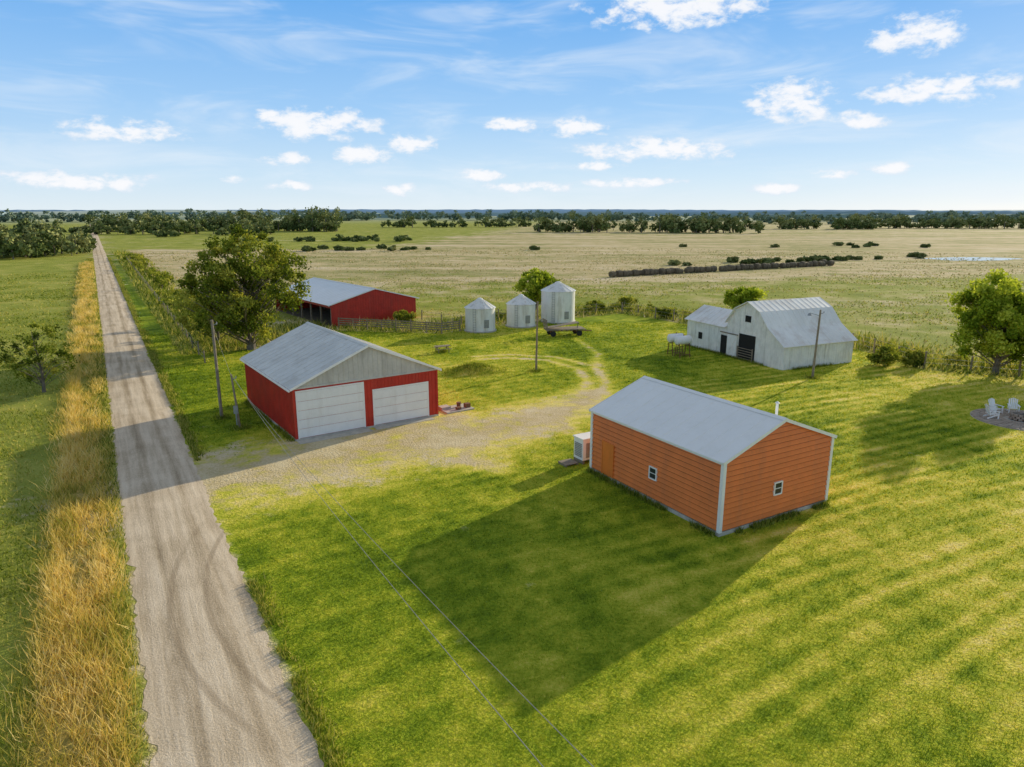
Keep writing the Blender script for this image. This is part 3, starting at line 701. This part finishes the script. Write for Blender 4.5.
# ---- grain bins
def gbin(name,loc,r,h,top):
    e=empty(name,loc); n=48; m=int(h/.11)
    prof=[(r+(.028 if i%2 else 0),.15+(h-.15)*i/m) for i in range(m+1)]
    V=[(a*math.cos(2*math.pi*j/n),a*math.sin(2*math.pi*j/n),z) for a,z in prof for j in range(n)]
    F=[(i*n+j,i*n+(j+1)%n,(i+1)*n+(j+1)%n,(i+1)*n+j) for i in range(m) for j in range(n)]
    build('wall_sheets',[(V,F,0,None)],[M_bin],e,smooth=True)
    cp=[(r+.14,h-.06),(r*.18,top-.25),(r*.18,top-.12),(.02,top)]
    V=[(a*math.cos(2*math.pi*j/n),a*math.sin(2*math.pi*j/n),z) for a,z in cp for j in range(n)]
    F=[(i*n+j,i*n+(j+1)%n,(i+1)*n+(j+1)%n,(i+1)*n+j) for i in range(3) for j in range(n)]
    parts=[(V,F,0,None)]
    for j in range(16):
        a=2*math.pi*j/16; parts.append(beam(((r+.13)*math.cos(a),(r+.13)*math.sin(a),h-.03),(r*.19*math.cos(a),r*.19*math.sin(a),top-.23),.05,.05))
    build('conical_roof',parts,[M_bin],e)
    build('base',tube([(0,0,-.1),(0,0,.15)],[r+.2,r+.2],0,32),[M_conc],e)
    a=-1.9; c,s=math.cos(a),math.sin(a); parts=[]
    for k_ in (-.2,.2): parts.append(beam(((r+.1)*c-k_*s,(r+.1)*s+k_*c,.2),((r+.1)*c-k_*s,(r+.1)*s+k_*c,h),.04,.04))
    for i in range(int(h/.35)): parts.append(beam(((r+.1)*c+.2*s,(r+.1)*s-.2*c,.4+.35*i),((r+.1)*c-.2*s,(r+.1)*s+.2*c,.4+.35*i),.03,.03))
    build('ladder',parts,[M_steel],e)
    a=-1.1; c,s=math.cos(a),math.sin(a)
    build('hatch',[beam(((r-.02)*c,(r-.02)*s,1.2),((r+.07)*c,(r+.07)*s,1.2),.7,1.1)],[M_steel],e)
gbin('grain_bin',(-4.4,96.2,0),2.05,3.3,4.6); gbin('grain_bin',(1.3,100.4,0),2.05,3.3,4.6); gbin('grain_bin',(6.9,104.8,0),2.5,4.7,6.0)

# ---- utility poles and wires
def pole(name,x,y,h,lean=(0,0),r=.13,arm=0):
    e=empty(name,(x,y,0)); build('post',tube([(0,0,-.3),(lean[0]*.5,lean[1]*.5,h/2),(lean[0],lean[1],h)],[r,r*.85,r*.7],0,10),[M_wood],e)
    if arm:
        build('crossarm',[beam((lean[0]-arm,lean[1],h-.5),(lean[0]+arm,lean[1],h-.5),.09,.11)],[M_wood],e)
        q=[]
        for t in (-arm+.1,arm-.1): q+=tube([(lean[0]+t,lean[1],h-.45),(lean[0]+t,lean[1],h-.27)],[.05,.03],0,8)
        build('insulators',q,[M_white],e)
    else:
        build('bracket',[beam((lean[0],lean[1],h-.4),(lean[0]+.35,lean[1],h-.3),.05,.05)]+tube([(lean[0]+.35,lean[1],h-.3),(lean[0]+.35,lean[1],h-.15)],[.05,.03],0,8),[M_steel],e)
    return e
pole('utility_pole',-23.2,53.7,7.9)
e=pole('meter_pole',-20.7,51.0,4.2,(-.35,.1),.09)
build('meter_box',[box((-.32,-.18,1.2),(.02,-.10,1.8)),box((-.2,-.17,.3),(-.12,-.12,1.2))],[M_steel],e)
e=pole('utility_pole',2.5,70.8,7.2,(.1,0),.12)
e=pole('utility_pole',29.8,67.6,6.8,(.12,0),.12)
build('yard_light',[beam((.12,0,6.2),(-.9,-.1,6.5),.05,.05)]+tube([(-.95,-.1,6.5),(-.95,-.1,6.25)],[.1,.2],0,10),[M_steel],e)
e=pole('utility_pole',9.0,-3,8.5,(0,0),.14,1.0)
def wire(a,b,sag=.4,r=.009):
    a=Vector(a);b=Vector(b); pts=[a.lerp(b,i/24)-Vector((0,0,sag*4*(i/24)*(1-i/24))) for i in range(25)]
    return tube(pts,[r]*25,0,5,False)
ws=wire((-20.9,51.0,4.1),(7.6,-3,8.2),.9)+wire((-20.9,51.0,3.95),(8.9,-3,8.2),1.0)+wire((-21.0,51.0,4.1),(-23.2,53.7,7.6),.1)
build('overhead_wires',ws,[M_lw])

# ---- fences
def fence(name,pts,step,h,r,wires=3,m=M_wood,boards=False):
    parts=[];wp=[]
    rd=random.Random(len(pts)*7+int(step*10)); P=[Vector((x,y,0)) for x,y in pts]
    prev=None
    for a,b_ in zip(P[:-1],P[1:]):
        L=(b_-a).length; n=max(1,int(L/step))
        for i in range(n+(b_ is P[-1])):
            p=a.lerp(b_,i/n); hh=h*rd.uniform(.9,1.15); ln=Vector((rd.uniform(-.08,.08),rd.uniform(-.08,.08),0))
            parts+=tube([p+Vector((0,0,-.1)),p+ln+Vector((0,0,hh))],[r,r*.9],0,6)
            if prev is not None:
                for k_ in range(wires):
                    z=h*(.35+.6*k_/max(1,wires-1)); 
                    if boards: wp.append(beam(prev+Vector((0,0,z)),p+Vector((0,0,z)),.03,.15))
                    else: wp.append(beam(prev+Vector((0,0,z)),p+Vector((0,0,z)),.02,.02))
            prev=p
    e=empty(name); build('posts',parts,[m],e); build('rails' if boards else 'strands',wp,[m if boards else M_lw],e)
fence('corral_fence',[(-24.5,98.2),(-16,95.8),(-9.5,93.5),(-7.2,95.5)],2.2,1.5,.09,4,M_wood,True)
fence('pasture_fence',[(-13.5,104),(-7.2,99),(-2,105),(9,109.6),(18,114),(26.5,102),(32.5,93.5)],3.5,1.7,.10)
fence('pasture_fence',[(41.5,84),(43.5,72.2),(51,68.6),(90,60)],3.5,1.7,.10)
fence('roadside_fence',[sa(7.2,62),sa(7.2,120),sa(7.5,260)],5,1.4,.08)

# ---- fuel tanks on stands
e=empty('fuel_tank_stand',(19.3,78.0,0),R(20)); parts=[];st=[]
for oy in (0,1.5):
    n=20;pr_=[(0,0),(.38,.02),(.5,.12),(.5,1.78),(.38,1.88),(0,1.9)]
    V=[(-.9+z,oy+a*math.cos(2*math.pi*j/n),1.95+a*math.sin(2*math.pi*j/n)) for a,z in pr_ for j in range(n)]
    F=[(i*n+j,i*n+(j+1)%n,(i+1)*n+(j+1)%n,(i+1)*n+j) for i in range(5) for j in range(n)]
    parts.append((V,F,0,None))
    for lx in (-.6,.7):
        for sg in (-1,1): st.append(beam((lx,oy+sg*.55,0),(lx,oy+sg*.3,1.6),.07,.07))
        st.append(beam((lx,oy-.4,1.42),(lx,oy+.4,1.42),.07,.07))
    for sg in (-1,1): st.append(beam((-.6,oy+sg*.5,.35),(.7,oy+sg*.5,.35),.05,.05))
    st+=tube([(.1,oy,2.45),(.1,oy,2.6)],[.06,.06],0,8)
build('tanks',parts,[M_white],e,smooth=True); build('legs',st,[M_rust],e)

# ---- storage cabinet beside the shed's back corner
e=empty('utility_cabinet',(5.0,43.9,0),SA)
build('body',[box((-.75,-.5,.25),(.65,.5,1.65)),box((-.82,-.57,1.655),(.72,.57,1.74))],[M_white],e)
build('skids',[box((-.75,-.5,0),(-.6,.5,.248)),box((.5,-.5,0),(.65,.5,.248))],[M_wood],e)
build('louvre_panel',[box((-.79,-.38,.45+.12*i),(-.752,.38,.52+.12*i)) for i in range(8)]+[box((-.5,-.515,.4),(.1,-.503,1.4))],[M_steel],e)
build('pallet',[box((-2.0,-.4,.1),(-1.0,.5,.16)),box((-2.0,-.4,0),(-1.9,.5,.1)),box((-1.1,-.4,0),(-1.0,.5,.1))],[M_wood],e)

# ---- hay wagon
e=empty('hay_wagon',(7.0,92.5,0),R(12)); 
build('deck',[box((-2.6,-1.1,.85),(2.6,1.1,.97))]+[box((-2.6+i*.65,-1.12,.75),(-2.5+i*.65,1.12,.848)) for i in range(9)],[M_wood],e)
p=[]
for i in range(5): p.append(beam((-2.55,-1+i*.5,.97),(-2.75,-1+i*.5,2.2),.07,.07)); 
for z_ in (1.4,1.8,2.15): p.append(beam((-2.68,-1.05,z_),(-2.68,1.05,z_),.03,.14))
p.append(beam((-2.5,0,1.1),(1.8,-.3,1.75),1.2,.05)); p.append(beam((1.7,-.3,.97),(1.8,-.3,1.75),.08,.08))
build('hay_rack',p,[M_wood],e)
p=[]
for wx_ in (-1.8,1.8):
    for wy_ in (-1,1): p+=tube([(wx_,wy_*.95-.1,.38),(wx_,wy_*.95+.1,.38)],[.38,.38],0,16)
build('wheels',p,[M_rubber],e); build('axles',[beam((x_,-.9,.4),(x_,.9,.4),.1,.1) for x_ in (-1.8,1.8)]+[beam((-1.8,0,.6),(3.8,0,.5),.1,.1),box((-1.9,-.1,.4),(-1.7,.1,.75)),box((1.7,-.1,.4),(1.9,.1,.75))],[M_rust],e)

# ---- picnic table
e=empty('picnic_table',(-8.2,80.9,0),R(25)); p=[box((-.95,-.38+i*.16,.72),(.95,-.24+i*.16,.76)) for i in range(5)]
for sy in (-.75,.62): p+=[box((-.95,sy,.43),(.95,sy+.13,.47))]
for sx in (-.65,.65): p+=[beam((sx,-.62,0),(sx,-.15,.72),.05,.1),beam((sx,.62,0),(sx,.15,.72),.05,.1),box((sx+.03,-.78,.36),(sx+.08,.78,.43))]
build('table_boards',p,[M_wood],e)
# ---- slab with odds and ends beside garage
e=empty('concrete_step_pad',(-4.7,56.3,0),GA); build('slab',[box((-1.3,-.9,-.05),(1.3,.9,.1)),box((-1.25,.1,.1),(-.4,.85,.28))],[M_conc],e)
p=tube([(.4,.2,.10),(.4,.2,.5)],[.16,.2],0,14)+[box((.7,-.5,.1),(1.15,-.1,.45)),box((-.2,-.6,.1),(.2,-.3,.3))]
build('buckets_and_crate',p,[M_rust],e)
# ---- patio with fire pit and chairs
e=empty('stone_patio',(PT[0],PT[1],0)); p=[]
g=np.random.default_rng(3)
p+=tube([(0,0,-.05),(0,0,.02)],[3.3,3.3],1,40)
for ri,(r_,nn) in enumerate([(3.0,26),(2.45,22),(1.9,17),(1.35,12)]):
    for j in range(nn):
        a0=2*math.pi*(j+.06)/nn+ri*.2; a1=2*math.pi*(j+.94)/nn+ri*.2; ri0,ri1=r_-.25,r_+.24
        V=[(ri0*math.cos(a0),ri0*math.sin(a0)),(ri1*math.cos(a0),ri1*math.sin(a0)),(ri1*math.cos(a1),ri1*math.sin(a1)),(ri0*math.cos(a1),ri0*math.sin(a1))]
        zt=.06+g.uniform(0,.02); V=[(a,b2,.01) for a,b2 in V]+[(a,b2,zt) for a,b2 in V]; p.append((V,BF,0,None))
build('paving',p,[M_stone,M_conc],e)
p=[]
for lay in range(3):
    for j in range(12):
        a=2*math.pi*(j+.5*(lay%2))/12; p.append(beam((.62*math.cos(a-.2),.62*math.sin(a-.2),.15+.15*lay),(.62*math.cos(a+.2),.62*math.sin(a+.2),.15+.15*lay),.2,.14))
build('fire_ring',p,[M_stone],e); build('ash',tube([(0,0,.03),(0,0,.12)],[.52,.5],0,16),[M_dark],e)
def chair(x,y,a):
    e=empty('patio_chair',(x,y,.075),a); p=[]
    for i in range(5): p.append(box((-.28,-.30+i*.12,.36-.025*i),(.28,-.20+i*.12,.385-.025*i)))
    for i in range(5): p.append(beam((-.24+i*.12,.28,.28),(-.27+i*.135,.55,1.0+(.06 if i in(1,3) else .1 if i==2 else 0)),.1,.025))
    for sx in (-.33,.33): p+=[box((sx-.03,-.33,0),(sx+.03,-.25,.57)),beam((sx,.5,0),(sx,-.28,.34),.03,.1),box((sx-.07,-.38,.572),(sx+.07,.42,.6)),box((sx-.02,.3,.25),(sx+.02,.36,.57))]
    build('slats',p,[M_white],e)
chair(PT[0]-.7,PT[1]+1.8,R(15)); chair(PT[0]+.8,PT[1]+1.9,R(-25)); chair(PT[0]-1.9,PT[1]+.4,R(80)); chair(PT[0]+1.9,PT[1]-.2,R(-95))
# ---- hay bales
g=np.random.default_rng(2)
A=Vector((25.3,178.7,0));B=Vector((101,220,0));d=(B-A).normalized(); L=(B-A).length; nb_=int(L/1.75); p=[]
for i in range(nb_):
    c=A+d*(i*1.75+.1)+Vector((g.normal()*.3,g.normal()*.3,0)); r_=.82+g.normal()*.07; dd=(d+Vector((g.normal()*.08,g.normal()*.08,0))).normalized()
    aa=c-dd*.72; bb=c+dd*.72
    p+=tube([aa+Vector((0,0,r_*.9)),c+Vector((0,0,r_*.9)),bb+Vector((0,0,r_*.9))],[r_*.93,r_*1.02,r_*.93],0,14)
build('hay_bale_row',p,[M_hay],smooth=False)
# ---- pond
wm,k,b=newmat('pond_water'); b.inputs['Base Color'].default_value=(.30,.34,.34,1); b.inputs['Roughness'].default_value=.08; k.put(b.inputs['Normal'],k.bump(k.noise(k.pos(),1.5,3,.5),.08,.05))
V=[(0,0,0)]+[((17+2*math.sin(3*t)+1.5*math.sin(5*t+1))*math.cos(t),(9+2*math.sin(2*t))*math.sin(t),0) for t in np.linspace(0,2*math.pi,60,endpoint=False)]
build('pond',[(V,[(0,i+1,(i+1)%60+1) for i in range(60)],0,None)],[wm],loc=(161,249,.03))
